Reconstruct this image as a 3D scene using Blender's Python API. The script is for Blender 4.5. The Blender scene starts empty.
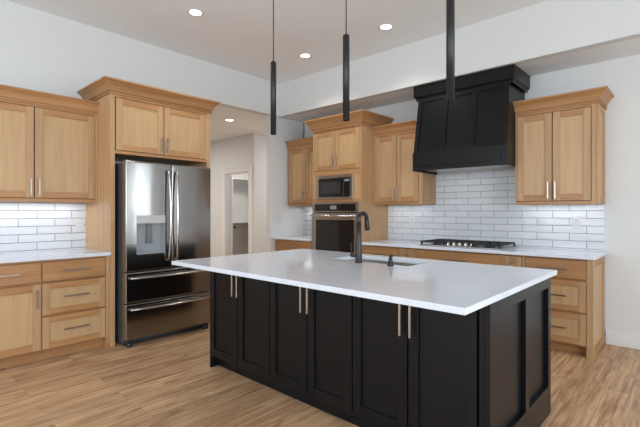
import bpy, bmesh, math
from mathutils import Vector, Matrix
C = bpy.context.scene.collection
PI = math.pi

# ------------------------------------------------------------------ camera
cam_d = bpy.data.cameras.new('camera')
cam_d.sensor_width = 36.0
cam_d.lens = 413.63 / 640 * 36.0
cam_d.shift_y = -1.68 / 640
cam_d.clip_start = 0.05
cam = bpy.data.objects.new('camera', cam_d)
C.objects.link(cam)
cam.location = (0, 0, 1.30)
cam.rotation_euler = (PI / 2, 0, math.radians(42.426))
bpy.context.scene.camera = cam

# ------------------------------------------------------------------ world, exposure
sc = bpy.context.scene
w = bpy.data.worlds.new('daylight')
sc.world = w
w.use_nodes = True
w.node_tree.nodes['Background'].inputs[0].default_value = (0.80, 0.90, 1.0, 1)
w.node_tree.nodes['Background'].inputs[1].default_value = 1.0
sc.view_settings.view_transform = 'Standard'
sc.view_settings.look = 'None'
sc.view_settings.gamma = 1.0
sc.view_settings.use_curve_mapping = False
sc.view_settings.exposure = 0.0

# ------------------------------------------------------------------ key dimensions (metres)
XL = -4.83          # left wall
XST = -4.87         # stub wall beside the corner worktop
YB = 4.92           # range wall
YS = 4.35           # face of the dropped ceiling over the range wall
ZC = 3.30           # main ceiling
ZS = 2.79           # dropped ceiling, hall ceiling
XR, YR = 4.80, -4.60  # far side walls behind the camera


def area(name, loc, rot, sx, sy, power, col, spread=PI):
    d = bpy.data.lights.new(name, 'AREA')
    d.shape = 'RECTANGLE'
    d.size, d.size_y = sx, sy
    d.energy = power
    d.color = col
    d.spread = spread
    o = bpy.data.objects.new(name, d)
    C.objects.link(o)
    o.location = loc
    o.rotation_euler = rot
    return o


DAY = (0.82, 0.92, 1.0)
# daylight through the three windows of the open room (right wall, rear wall, patio door in the range wall)
area('daylight_right_window', (XR + 0.05, -1.1, 1.75), (0, PI / 2, 0), 1.7, 4.4, 290, DAY)
area('daylight_rear_window', (-1.6, YR - 0.05, 1.75), (PI / 2, 0, 0), 5.2, 1.7, 180, DAY)
area('daylight_patio_door', (3.69, YB + 0.05, 1.38), (-PI / 2, 0, 0), 2.0, 2.65, 120, DAY)
area('hall_fill', (-7.4, 3.0, 2.74), (0, 0, 0), 1.0, 1.0, 52, (1.0, 0.94, 0.87))  # unseen fill added to brighten the hall, stands for no modelled fixture
area('hall_end_fill', (-5.5, 6.6, 2.74), (0, 0, 0), 0.6, 1.5, 38, (1.0, 0.95, 0.89))  # added fill that brightens the receding hall wall, no lamp there
area('pantry_fill', (-7.1, 5.7, 2.70), (0, 0, 0), 0.4, 0.4, 18, (1.0, 0.94, 0.86))  # unseen fill added to lift the pantry walls


# ------------------------------------------------------------------ mesh helpers
class MB:
    def __init__(s):
        s.bm = bmesh.new()

    def hexa(s, p, mi=0):
        v = [s.bm.verts.new(q) for q in p]
        for f in ((0, 3, 2, 1), (4, 5, 6, 7), (0, 1, 5, 4), (1, 2, 6, 5), (2, 3, 7, 6), (3, 0, 4, 7)):
            fc = s.bm.faces.new([v[i] for i in f])
            fc.material_index = mi
        return v

    def box(s, x0, x1, y0, y1, z0, z1, mi=0):
        x0, x1 = min(x0, x1), max(x0, x1)
        y0, y1 = min(y0, y1), max(y0, y1)
        z0, z1 = min(z0, z1), max(z0, z1)
        return s.hexa([(x0, y0, z0), (x1, y0, z0), (x1, y1, z0), (x0, y1, z0),
                       (x0, y0, z1), (x1, y0, z1), (x1, y1, z1), (x0, y1, z1)], mi)

    def quad(s, pts, mi=0):
        f = s.bm.faces.new([s.bm.verts.new(p) for p in pts])
        f.material_index = mi
        return f

    def prism_x(s, prof, x0, x1, mi=0):
        a = [s.bm.verts.new((x0, y, z)) for y, z in prof]
        b = [s.bm.verts.new((x1, y, z)) for y, z in prof]
        n = len(prof)
        fs = [s.bm.faces.new(a), s.bm.faces.new(list(reversed(b)))]
        for i in range(n):
            j = (i + 1) % n
            fs.append(s.bm.faces.new((a[j], a[i], b[i], b[j])))
        for f in fs:
            f.material_index = mi

    def lathe(s, cx, cy, prof, seg=24, smooth=True, mi=0):
        rings = []
        for r, z in prof:
            if r < 1e-6:
                rings.append([s.bm.verts.new((cx, cy, z))])
            else:
                rings.append([s.bm.verts.new((cx + r * math.cos(2 * PI * k / seg), cy + r * math.sin(2 * PI * k / seg), z))
                              for k in range(seg)])
        for a, b in zip(rings, rings[1:]):
            for k in range(seg):
                l = (k + 1) % seg
                if len(a) == 1 and len(b) == 1:
                    continue
                if len(a) == 1:
                    f = s.bm.faces.new((a[0], b[k], b[l]))
                elif len(b) == 1:
                    f = s.bm.faces.new((a[k], a[l], b[0]))
                else:
                    f = s.bm.faces.new((a[k], a[l], b[l], b[k]))
                f.smooth = smooth
                f.material_index = mi

    def tube(s, pts, rad, seg=14, mi=0, flat=1.0, up=None):
        """tube along pts; rad a number or a list; closed ends"""
        pts = [Vector(p) for p in pts]
        n = len(pts)
        if not isinstance(rad, (list, tuple)):
            rad = [rad] * n
        rings = []
        side = None
        for i in range(n):
            t = (pts[min(i + 1, n - 1)] - pts[max(i - 1, 0)]).normalized()
            if side is None:
                ref = Vector(up) if up else (Vector((0, 0, 1)) if abs(t.z) < 0.9 else Vector((1, 0, 0)))
                side = t.cross(ref).normalized()
            else:
                side = (side - t * side.dot(t)).normalized()
            nn = side.cross(t).normalized()
            rings.append([s.bm.verts.new(pts[i] + side * rad[i] * math.cos(2 * PI * k / seg)
                                         + nn * rad[i] * flat * math.sin(2 * PI * k / seg)) for k in range(seg)])
        for a, b in zip(rings, rings[1:]):
            for k in range(seg):
                l = (k + 1) % seg
                f = s.bm.faces.new((a[k], a[l], b[l], b[k]))
                f.smooth = True
                f.material_index = mi
        for r in (rings[0], rings[-1]):
            f = s.bm.faces.new(r)
            f.material_index = mi

    def sweep(s, path, prof, mi=0, cap_top=True):
        """crown: prof = [(outward offset, z)], path = open xy polyline with outward on its right-hand side"""
        path = [Vector((p[0], p[1])) for p in path]
        nrm = []
        for a, b in zip(path, path[1:]):
            d = (b - a).normalized()
            nrm.append(Vector((d.y, -d.x)))
        offs = []
        for i in range(len(path)):
            if i == 0:
                offs.append(nrm[0])
            elif i == len(path) - 1:
                offs.append(nrm[-1])
            else:
                offs.append(nrm[i - 1] + nrm[i])
        rows = [[s.bm.verts.new((p.x + o.x * r, p.y + o.y * r, z)) for p, o in zip(path, offs)] for r, z in prof]
        for a, b in zip(rows, rows[1:]):
            for i in range(len(path) - 1):
                f = s.bm.faces.new((a[i], a[i + 1], b[i + 1], b[i]))
                f.material_index = mi
        if cap_top and len(path) > 2:
            f = s.bm.faces.new(rows[-1])
            f.material_index = mi

    def slab_hole(s, o, h, z0, z1, mi=0):
        """horizontal slab o=(x0,x1,y0,y1) with rectangular hole h"""
        def ring(q, z):
            return [s.bm.verts.new((q[0], q[2], z)), s.bm.verts.new((q[1], q[2], z)),
                    s.bm.verts.new((q[1], q[3], z)), s.bm.verts.new((q[0], q[3], z))]
        ob, ot, hb, ht = ring(o, z0), ring(o, z1), ring(h, z0), ring(h, z1)
        for i in range(4):
            j = (i + 1) % 4
            for f in ((ot[i], ot[j], ht[j], ht[i]), (ob[j], ob[i], hb[i], hb[j]),
                      (ob[i], ob[j], ot[j], ot[i]), (ht[i], ht[j], hb[j], hb[i])):
                s.bm.faces.new(f).material_index = mi

    def build(s, name, mats, parent=None, bevel=0.0, seg=2, origin=None):
        if not isinstance(mats, (list, tuple)):
            mats = [mats]
        bmesh.ops.recalc_face_normals(s.bm, faces=s.bm.faces)
        base = Vector((0, 0, 0))
        if parent is not None:
            p = parent
            while p is not None:
                base += p.location
                p = p.parent
        elif origin is not None:
            base = Vector(origin)
        bmesh.ops.translate(s.bm, verts=s.bm.verts, vec=-base)
        me = bpy.data.meshes.new(name)
        s.bm.to_mesh(me)
        s.bm.free()
        for m in mats:
            me.materials.append(m)
        o = bpy.data.objects.new(name, me)
        C.objects.link(o)
        if parent is not None:
            o.parent = parent
        elif origin is not None:
            o.location = base
        if bevel:
            b = o.modifiers.new('bevel', 'BEVEL')
            b.width = bevel
            b.segments = seg
            b.limit_method = 'ANGLE'
            b.angle_limit = math.radians(40)
            b.harden_normals = False
        return o


def thing(name, label, cat, loc, group=None):
    o = bpy.data.objects.new(name, None)
    C.objects.link(o)
    o.empty_display_size = 0.05
    o.location = loc
    o['label'] = label
    o['category'] = cat
    group = group or {'base_cabinet': 'light wood base cabinets', 'upper_cabinet': 'light wood wall cabinets', 'wall_outlet': 'white wall outlets'}.get(name)
    if group:
        o['group'] = group
    return o


def tag(o, label, cat, group=None):
    o['label'] = label
    o['category'] = cat
    if group:
        o['group'] = group
    return o


def struct(o):
    o['kind'] = 'structure'
    return o


def copy_tree(o, parent=None):
    c = o.copy()
    C.objects.link(c)
    c.parent = parent
    for ch in list(o.children):
        copy_tree(ch, c)
    return c


class Front:
    """boxes on a cabinet front: u along the front, n outwards, z up"""
    def __init__(s, facing, plane):
        s.f, s.p = facing, plane

    def pt(s, u, n, z):
        return (u, s.p - n, z) if s.f == 'y' else (s.p + n, u, z)

    def box(s, mb, u0, u1, n0, n1, z0, z1, mi=0):
        a, b = s.pt(u0, n0, z0), s.pt(u1, n1, z1)
        mb.box(a[0], b[0], a[1], b[1], z0, z1, mi)


# ------------------------------------------------------------------ materials
def mat(name, col, rough=0.5, metal=0.0, **kw):
    m = bpy.data.materials.new(name)
    m.use_nodes = True
    b = m.node_tree.nodes['Principled BSDF']
    b.inputs['Base Color'].default_value = (*col, 1)
    b.inputs['Roughness'].default_value = rough
    b.inputs['Metallic'].default_value = metal
    for k, v in kw.items():
        b.inputs[k].default_value = v
    return m


def nd(m, typ, **kw):
    n = m.node_tree.nodes.new(typ)
    for k, v in kw.items():
        setattr(n, k, v)
    return n


def lk(m, a, b):
    m.node_tree.links.new(a, b)


def ramp(m, stops):
    r = nd(m, 'ShaderNodeValToRGB')
    el = r.color_ramp.elements
    while len(el) < len(stops):
        el.new(0.5)
    for e, (p, c) in zip(el, stops):
        e.position = p
        e.color = (*c, 1)
    return r


def wood(name, axis, dark, mid, light, rough=0.42):
    m = mat(name, mid, rough)
    b = m.node_tree.nodes['Principled BSDF']
    tc = nd(m, 'ShaderNodeTexCoord')
    oi = nd(m, 'ShaderNodeObjectInfo')
    mul = nd(m, 'ShaderNodeMath', operation='MULTIPLY')
    mul.inputs[1].default_value = 37.0
    lk(m, oi.outputs['Random'], mul.inputs[0])
    add = nd(m, 'ShaderNodeVectorMath', operation='ADD')
    lk(m, tc.outputs['Object'], add.inputs[0])
    lk(m, mul.outputs[0], add.inputs[1])
    mp = nd(m, 'ShaderNodeMapping')
    s = [16.0, 16.0, 16.0]
    s['xyz'.index(axis)] = 0.9
    mp.inputs['Scale'].default_value = s
    lk(m, add.outputs[0], mp.inputs['Vector'])
    n1 = nd(m, 'ShaderNodeTexNoise')
    n1.inputs['Scale'].default_value = 1.3
    n1.inputs['Detail'].default_value = 5
    n1.inputs['Roughness'].default_value = 0.6
    n1.inputs['Distortion'].default_value = 0.4
    lk(m, mp.outputs[0], n1.inputs['Vector'])
    mp2 = nd(m, 'ShaderNodeMapping')
    s2 = [150.0, 150.0, 150.0]
    s2['xyz'.index(axis)] = 4.0
    mp2.inputs['Scale'].default_value = s2
    lk(m, add.outputs[0], mp2.inputs['Vector'])
    n2 = nd(m, 'ShaderNodeTexNoise')
    n2.inputs['Scale'].default_value = 1.0
    n2.inputs['Detail'].default_value = 2
    lk(m, mp2.outputs[0], n2.inputs['Vector'])
    mx = nd(m, 'ShaderNodeMix', data_type='FLOAT')
    mx.inputs[0].default_value = 0.35
    lk(m, n1.outputs[0], mx.inputs[2])
    lk(m, n2.outputs[0], mx.inputs[3])
    r = ramp(m, [(0.30, dark), (0.5, mid), (0.70, light)])
    lk(m, mx.outputs[0], r.inputs[0])
    hv = nd(m, 'ShaderNodeHueSaturation')
    mr = nd(m, 'ShaderNodeMapRange')
    mr.inputs['To Min'].default_value = 0.95
    mr.inputs['To Max'].default_value = 1.05
    lk(m, oi.outputs['Random'], mr.inputs[0])
    lk(m, mr.outputs[0], hv.inputs['Value'])
    lk(m, r.outputs[0], hv.inputs['Color'])
    lk(m, hv.outputs[0], b.inputs['Base Color'])
    bp = nd(m, 'ShaderNodeBump')
    bp.inputs['Strength'].default_value = 0.05
    bp.inputs['Distance'].default_value = 0.002
    lk(m, n2.outputs[0], bp.inputs['Height'])
    lk(m, bp.outputs[0], b.inputs['Normal'])
    return m


W_D, W_M, W_L = (0.38, 0.215, 0.105), (0.47, 0.282, 0.142), (0.53, 0.335, 0.178)
H_D, H_M, H_L = (0.31, 0.142, 0.052), (0.415, 0.210, 0.083), (0.485, 0.262, 0.115)     # rails, crowns, flat drawer fronts
WOOD = {'z': wood('alder_z', 'z', W_D, W_M, W_L)}
for a in 'xy':
    WOOD[a] = wood('alder_' + a, a, H_D, H_M, H_L)
PANEL = {a: wood('alder_panel_' + a, a, (0.445, 0.275, 0.136), (0.51, 0.325, 0.164), (0.56, 0.366, 0.192)) for a in 'xyz'}


def black_paint():
    m = mat('black_paint', (0.0046, 0.0050, 0.0062), 0.33, **{'Specular IOR Level': 0.25})
    b = m.node_tree.nodes['Principled BSDF']
    tc = nd(m, 'ShaderNodeTexCoord')
    mp = nd(m, 'ShaderNodeMapping')
    mp.inputs['Scale'].default_value = (60, 60, 3)
    lk(m, tc.outputs['Object'], mp.inputs[0])
    n = nd(m, 'ShaderNodeTexNoise')
    n.inputs['Scale'].default_value = 1.5
    lk(m, mp.outputs[0], n.inputs['Vector'])
    bp = nd(m, 'ShaderNodeBump')
    bp.inputs['Strength'].default_value = 0.06
    bp.inputs['Distance'].default_value = 0.002
    lk(m, n.outputs[0], bp.inputs['Height'])
    lk(m, bp.outputs[0], b.inputs['Normal'])
    return m


BLACK = black_paint()
MATTE_BLACK = mat('matte_black_metal', (0.009, 0.009, 0.011), 0.36)
IRON = mat('cast_iron', (0.012, 0.012, 0.013), 0.55)
NICKEL = mat('brushed_nickel', (0.50, 0.45, 0.40), 0.32, 1.0)
BRONZE = mat('dark_pull_metal', (0.30, 0.26, 0.23), 0.38, 1.0)
GLASS_BLACK = mat('black_glass', (0.008, 0.008, 0.009), 0.06)
OVEN_STEEL = mat('bronze_steel', (0.38, 0.33, 0.29), 0.30, 1.0)
SINK_STEEL = mat('sink_steel', (0.62, 0.60, 0.57), 0.32, 1.0)
FRIDGE_HANDLE = mat('handle_steel', (0.46, 0.45, 0.44), 0.2, 1.0)
CHROME = mat('bright_steel', (0.75, 0.74, 0.72), 0.16, 1.0)
FRIDGE_SIDE = mat('grey_enamel', (0.050, 0.055, 0.062), 0.45)
DARK = mat('dark_plastic', (0.02, 0.02, 0.022), 0.5)
DISPLAY = mat('display_grey', (0.22, 0.24, 0.26), 0.2)
WHITE_PLASTIC = mat('white_plastic', (0.66, 0.67, 0.685), 0.35)
TRIM = mat('white_trim_paint', (0.74, 0.74, 0.74), 0.4)
CEIL = mat('ceiling_paint', (0.86, 0.89, 0.91), 0.9)


def wall_paint(name, col):
    m = mat(name, col, 0.75)
    b = m.node_tree.nodes['Principled BSDF']
    tc = nd(m, 'ShaderNodeTexCoord')
    n = nd(m, 'ShaderNodeTexNoise')
    n.inputs['Scale'].default_value = 90
    n.inputs['Detail'].default_value = 3
    lk(m, tc.outputs['Object'], n.inputs['Vector'])
    bp = nd(m, 'ShaderNodeBump')
    bp.inputs['Strength'].default_value = 0.06
    bp.inputs['Distance'].default_value = 0.003
    lk(m, n.outputs[0], bp.inputs['Height'])
    lk(m, bp.outputs[0], b.inputs['Normal'])
    return m


WALL = wall_paint('pale_grey_wall_paint', (0.69, 0.70, 0.70))


def steel_fridge():
    m = mat('dark_stainless', (0.265, 0.252, 0.243), 0.16, 1.0)
    b = m.node_tree.nodes['Principled BSDF']
    tc = nd(m, 'ShaderNodeTexCoord')
    mp = nd(m, 'ShaderNodeMapping')
    mp.inputs['Scale'].default_value = (3.0, 5.0, 0.9)
    lk(m, tc.outputs['Object'], mp.inputs[0])
    n = nd(m, 'ShaderNodeTexNoise')
    n.inputs['Scale'].default_value = 1.6
    n.inputs['Detail'].default_value = 1
    lk(m, mp.outputs[0], n.inputs['Vector'])
    bp = nd(m, 'ShaderNodeBump')
    bp.inputs['Strength'].default_value = 0.15
    bp.inputs['Distance'].default_value = 0.010
    lk(m, n.outputs[0], bp.inputs['Height'])
    lk(m, bp.outputs[0], b.inputs['Normal'])
    return m


STEEL = steel_fridge()


def quartz():
    m = mat('white_quartz', (0.77, 0.775, 0.78), 0.10)
    b = m.node_tree.nodes['Principled BSDF']
    tc = nd(m, 'ShaderNodeTexCoord')
    n = nd(m, 'ShaderNodeTexNoise')
    n.inputs['Scale'].default_value = 2.2
    n.inputs['Detail'].default_value = 7
    n.inputs['Distortion'].default_value = 1.6
    lk(m, tc.outputs['Object'], n.inputs['Vector'])
    r = ramp(m, [(0.40, (0.69, 0.735, 0.82)), (0.47, (0.68, 0.725, 0.805)), (0.50, (0.665, 0.705, 0.78)), (0.53, (0.68, 0.725, 0.805)), (0.6, (0.70, 0.745, 0.83))])
    lk(m, n.outputs[0], r.inputs[0])
    lk(m, r.outputs[0], b.inputs['Base Color'])
    return m


QUARTZ = quartz()


def tile(name, axis, u_off, z_off, wave):
    m = mat(name, (0.75, 0.76, 0.77), 0.12)
    b = m.node_tree.nodes['Principled BSDF']
    g = nd(m, 'ShaderNodeNewGeometry')
    sp = nd(m, 'ShaderNodeSeparateXYZ')
    lk(m, g.outputs['Position'], sp.inputs[0])
    cb = nd(m, 'ShaderNodeCombineXYZ')
    a1 = nd(m, 'ShaderNodeMath', operation='SUBTRACT')
    a1.inputs[1].default_value = u_off
    a2 = nd(m, 'ShaderNodeMath', operation='SUBTRACT')
    a2.inputs[1].default_value = z_off
    lk(m, sp.outputs[axis.upper()], a1.inputs[0])
    lk(m, sp.outputs['Z'], a2.inputs[0])
    lk(m, a1.outputs[0], cb.inputs[0])
    lk(m, a2.outputs[0], cb.inputs[1])
    br = nd(m, 'ShaderNodeTexBrick')
    br.offset = 0.5
    br.inputs['Scale'].default_value = 1.0
    br.inputs['Brick Width'].default_value = 0.306
    br.inputs['Row Height'].default_value = 0.0775
    br.inputs['Mortar Size'].default_value = 0.0030
    br.inputs['Mortar Smooth'].default_value = 0.1
    br.inputs['Bias'].default_value = 0.0
    br.inputs['Color1'].default_value = (0.62, 0.645, 0.68, 1)
    br.inputs['Color2'].default_value = (0.68, 0.705, 0.735, 1)
    br.inputs['Mortar'].default_value = (0.25, 0.25, 0.26, 1)
    lk(m, cb.outputs[0], br.inputs['Vector'])
    lk(m, br.outputs['Color'], b.inputs['Base Color'])
    mr = nd(m, 'ShaderNodeMapRange')
    mr.inputs['To Min'].default_value = 0.10
    mr.inputs['To Max'].default_value = 0.8
    lk(m, br.outputs['Fac'], mr.inputs[0])
    lk(m, mr.outputs[0], b.inputs['Roughness'])
    mp = nd(m, 'ShaderNodeMapping')
    mp.inputs['Scale'].default_value = (12, 26, 1)
    lk(m, cb.outputs[0], mp.inputs[0])
    n = nd(m, 'ShaderNodeTexNoise')
    n.inputs['Scale'].default_value = 1.0
    n.inputs['Detail'].default_value = 2
    lk(m, mp.outputs[0], n.inputs['Vector'])
    inv = nd(m, 'ShaderNodeMath', operation='SUBTRACT')
    lk(m, n.outputs[0], inv.inputs[0])
    lk(m, br.outputs['Fac'], inv.inputs[1])
    bp = nd(m, 'ShaderNodeBump')
    bp.inputs['Strength'].default_value = wave
    bp.inputs['Distance'].default_value = 0.005
    lk(m, inv.outputs[0], bp.inputs['Height'])
    lk(m, bp.outputs[0], b.inputs['Normal'])
    return m


TILE_LEFT = tile('subway_tile_left', 'y', 0.06, 0.924, 0.85)
TILE_BACK = tile('subway_tile_back', 'x', -0.68, 0.924, 0.35)


def floor_mat():
    m = mat('wood_plank_floor', (0.4, 0.28, 0.19), 0.4)
    b = m.node_tree.nodes['Principled BSDF']
    g = nd(m, 'ShaderNodeNewGeometry')
    sp = nd(m, 'ShaderNodeSeparateXYZ')
    lk(m, g.outputs['Position'], sp.inputs[0])
    cb = nd(m, 'ShaderNodeCombineXYZ')
    lk(m, sp.outputs['Y'], cb.inputs[0])
    lk(m, sp.outputs['X'], cb.inputs[1])
    br = nd(m, 'ShaderNodeTexBrick')
    br.offset = 0.37
    br.offset_frequency = 2
    br.inputs['Scale'].default_value = 1.0
    br.inputs['Brick Width'].default_value = 1.22
    br.inputs['Row Height'].default_value = 0.182
    br.inputs['Mortar Size'].default_value = 0.0012
    br.inputs['Mortar Smooth'].default_value = 0.0
    br.inputs['Bias'].default_value = 0.0
    br.inputs['Color1'].default_value = (0, 0, 0, 1)
    br.inputs['Color2'].default_value = (1, 1, 1, 1)
    br.inputs['Mortar'].default_value = (0.5, 0.5, 0.5, 1)
    lk(m, cb.outputs[0], br.inputs['Vector'])
    # grain, shifted per plank
    off = nd(m, 'ShaderNodeVectorMath', operation='SCALE')
    off.inputs['Scale'].default_value = 23.0
    lk(m, br.outputs['Color'], off.inputs[0])
    ad = nd(m, 'ShaderNodeVectorMath', operation='ADD')
    lk(m, cb.outputs[0], ad.inputs[0])
    lk(m, off.outputs[0], ad.inputs[1])
    mp = nd(m, 'ShaderNodeMapping')
    mp.inputs['Scale'].default_value = (1.4, 44, 1)
    lk(m, ad.outputs[0], mp.inputs[0])
    n1 = nd(m, 'ShaderNodeTexNoise')
    n1.inputs['Scale'].default_value = 1.0
    n1.inputs['Detail'].default_value = 6
    n1.inputs['Roughness'].default_value = 0.72
    n1.inputs['Distortion'].default_value = 0.7
    lk(m, mp.outputs[0], n1.inputs['Vector'])
    mp2 = nd(m, 'ShaderNodeMapping')
    mp2.inputs['Scale'].default_value = (2.5, 9, 1)
    lk(m, ad.outputs[0], mp2.inputs[0])
    n2 = nd(m, 'ShaderNodeTexNoise')
    n2.inputs['Scale'].default_value = 1.0
    n2.inputs['Detail'].default_value = 3
    n2.inputs['Distortion'].default_value = 1.0
    lk(m, mp2.outputs[0], n2.inputs['Vector'])
    r1 = ramp(m, [(0.34, (0.17, 0.090, 0.047)), (0.43, (0.35, 0.215, 0.128)), (0.53, (0.50, 0.335, 0.213)), (0.66, (0.66, 0.475, 0.32))])
    mx = nd(m, 'ShaderNodeMix', data_type='FLOAT')
    mx.inputs[0].default_value = 0.28
    lk(m, n1.outputs[0], mx.inputs[2])
    lk(m, n2.outputs[0], mx.inputs[3])
    lk(m, mx.outputs[0], r1.inputs[0])
    hv = nd(m, 'ShaderNodeHueSaturation')
    sp2 = nd(m, 'ShaderNodeSeparateColor')
    lk(m, br.outputs['Color'], sp2.inputs[0])
    mr = nd(m, 'ShaderNodeMapRange')
    mr.inputs['To Min'].default_value = 0.98
    mr.inputs['To Max'].default_value = 1.22
    lk(m, sp2.outputs[0], mr.inputs[0])
    lk(m, mr.outputs[0], hv.inputs['Value'])
    hv.inputs['Saturation'].default_value = 1.12
    lk(m, r1.outputs[0], hv.inputs['Color'])
    mp3 = nd(m, 'ShaderNodeMapping')
    mp3.inputs['Scale'].default_value = (2.2, 13, 1)
    mp3.inputs['Location'].default_value = (3.1, 7.7, 0)
    lk(m, ad.outputs[0], mp3.inputs[0])
    n3 = nd(m, 'ShaderNodeTexNoise')
    n3.inputs['Scale'].default_value = 1.0
    n3.inputs['Detail'].default_value = 4
    n3.inputs['Distortion'].default_value = 1.2
    lk(m, mp3.outputs[0], n3.inputs['Vector'])
    kr = nd(m, 'ShaderNodeMapRange')
    kr.inputs['From Min'].default_value = 0.30
    kr.inputs['From Max'].default_value = 0.44
    kr.inputs['To Min'].default_value = 0.50
    kr.inputs['To Max'].default_value = 0.0
    lk(m, n3.outputs[0], kr.inputs[0])
    kn = nd(m, 'ShaderNodeMix', data_type='RGBA')
    kn.inputs[7].default_value = (0.16, 0.085, 0.045, 1)
    lk(m, kr.outputs[0], kn.inputs[0])
    lk(m, hv.outputs[0], kn.inputs[6])
    # seam
    dk = nd(m, 'ShaderNodeMix', data_type='RGBA')
    dk.inputs[7].default_value = (0.27, 0.17, 0.105, 1)
    lk(m, br.outputs['Fac'], dk.inputs[0])
    lk(m, kn.outputs[2], dk.inputs[6])
    lk(m, dk.outputs[2], b.inputs['Base Color'])
    bp = nd(m, 'ShaderNodeBump')
    bp.inputs['Strength'].default_value = 0.12
    bp.inputs['Distance'].default_value = 0.002
    lk(m, n1.outputs[0], bp.inputs['Height'])
    lk(m, bp.outputs[0], b.inputs['Normal'])
    return m


FLOOR = floor_mat()


def emit(name, col, strength):
    m = mat(name, (0.8, 0.8, 0.8), 0.5)
    b = m.node_tree.nodes['Principled BSDF']
    b.inputs['Emission Color'].default_value = (*col, 1)
    b.inputs['Emission Strength'].default_value = strength
    return m


LAMP = emit('lit_lens', (1.0, 0.95, 0.88), 9.0)


def sbox(name, m, x0, x1, y0, y1, z0, z1, bevel=0.0):
    mb = MB()
    mb.box(x0, x1, y0, y1, z0, z1)
    return struct(mb.build(name, m, bevel=bevel))


# ------------------------------------------------------------------ room shell
sbox('floor', FLOOR, -9.6, XR + 0.15, YR - 0.15, 9.0, -0.1, 0)
sbox('ceiling', CEIL, XL - 0.12, XR + 0.15, YR - 0.15, YS, ZC, ZC + 0.12)

mb = MB()                                   # left wall: solid part, header over the hall opening, stub beside the oven wall
mb.box(XL - 0.12, XL, YR, 2.72, 0, ZC)
struct(mb.build('wall_left', WALL))
sbox('wall_header', WALL, XL - 0.12, XL, 2.72, YB, ZS, ZC)
sbox('wall_stub', WALL, XL - 0.12, XST, 4.18, YB, 0, ZS)

mb = MB()                                   # dropped ceiling over the range wall: its face and its underside
mb.box(XL, XR, YS, YS + 0.10, ZS, ZC)
struct(mb.build('wall_soffit', WALL))
sbox('ceiling_soffit', CEIL, XL, XR, YS + 0.10, YB, ZS, ZC)

mb = MB()                                   # range wall with the patio door opening beyond the right edge of the view
mb.box(XL - 0.12, 2.65, YB, YB + 0.12, 0, ZC)
mb.box(4.72, XR, YB, YB + 0.12, 0, ZC)
mb.box(2.65, 4.72, YB, YB + 0.12, 2.72, ZC)
struct(mb.build('wall_back', WALL))

mb = MB()
for a, b_, c, d in ((YR, -3.3, 0, ZC), (1.1, YB + 0.12, 0, ZC), (-3.3, 1.1, 0, 0.85), (-3.3, 1.1, 2.60, ZC)):
    mb.box(XR, XR + 0.12, a, b_, c, d)
struct(mb.build('wall_right', WALL))
mb = MB()
for a, b_, c, d in ((XL, -4.2, 0, ZC), (1.0, XR + 0.12, 0, ZC), (-4.2, 1.0, 0, 0.85), (-4.2, 1.0, 2.60, ZC)):
    mb.box(a, b_, YR - 0.12, YR, c, d)
struct(mb.build('wall_rear', WALL))

# hall behind the opening and the pantry off it
sbox('ceiling_hall', CEIL, -9.6, XL - 0.12, 1.0, 9.0, ZS, ZS + 0.1)
mb = MB()
mb.box(-9.6, -7.11, YB, YB + 0.11, 0, ZS)
mb.box(-6.335, -6.18, YB, YB + 0.11, 0, ZS)
mb.box(-7.11, -6.335, YB, YB + 0.11, 2.075, ZS)
mb.box(-6.29, -6.18, YB + 0.11, 9.0, 0, ZS)
struct(mb.build('wall_hall', WALL))
mb = MB()
mb.box(XL - 0.12, XL - 0.02, YB, 9.0, 0, ZS)
mb.box(-9.6, XL - 0.12, 9.0, 9.1, 0, ZS)
mb.box(-9.7, -9.6, 1.0, 9.1, 0, ZS)
mb.box(-9.6, XL - 0.12, 0.9, 1.0, 0, ZS)
struct(mb.build('wall_hall_far', WALL))
mb = MB()
mb.box(-8.35, -8.25, YB + 0.11, 6.6, 0, ZS)
mb.box(-8.25, -6.29, 6.5, 6.6, 0, ZS)
struct(mb.build('wall_pantry', WALL))

mb = MB()                                   # pantry door casing with a flat head and cap
mb.box(-7.21, -7.11, YB - 0.018, YB, 0, 2.075)
mb.box(-6.335, -6.215, YB - 0.018, YB, 0, 2.075)
mb.box(-7.23, -6.195, YB - 0.022, YB, 2.075, 2.165)
mb.box(-7.25, -6.185, YB - 0.035, YB, 2.165, 2.19)
mb.box(-7.11, -7.095, YB, YB + 0.11, 0, 2.075)
mb.box(-6.35, -6.335, YB, YB + 0.11, 0, 2.075)
mb.box(-7.11, -6.335, YB, YB + 0.11, 2.06, 2.075)
struct(mb.build('trim_1', TRIM, bevel=0.002))

# open pantry door, hinged on the left jamb and swung into the pantry
d0 = bpy.data.objects.new('door_1', None)
mb = MB()
mb.box(0, 0.68, -0.02, 0.02, 0.01, 2.05)
for z0, z1 in ((0.12, 0.95), (1.10, 1.95)):
    mb.box(0.11, 0.57, -0.024, 0.024, z0, z1)
me_o = mb.build('door_1', TRIM, bevel=0.003)
struct(me_o)
bpy.data.objects.remove(d0)
me_o.location = (-7.095, YB + 0.135, 0)
me_o.rotation_euler = (0, 0, math.radians(143))
mb = MB()
for s in (-1, 1):
    mb.tube([(0.62, s * 0.02, 0.96), (0.62, s * 0.045, 0.96), (0.62, s * 0.05, 0.96), (0.62, s * 0.075, 0.96), (0.62, s * 0.085, 0.96)],
            [0.012, 0.012, 0.026, 0.028, 0.014])
k = mb.build('door_knob', MATTE_BLACK)
k.parent = me_o
k['label'] = 'black round door knob'

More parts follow.
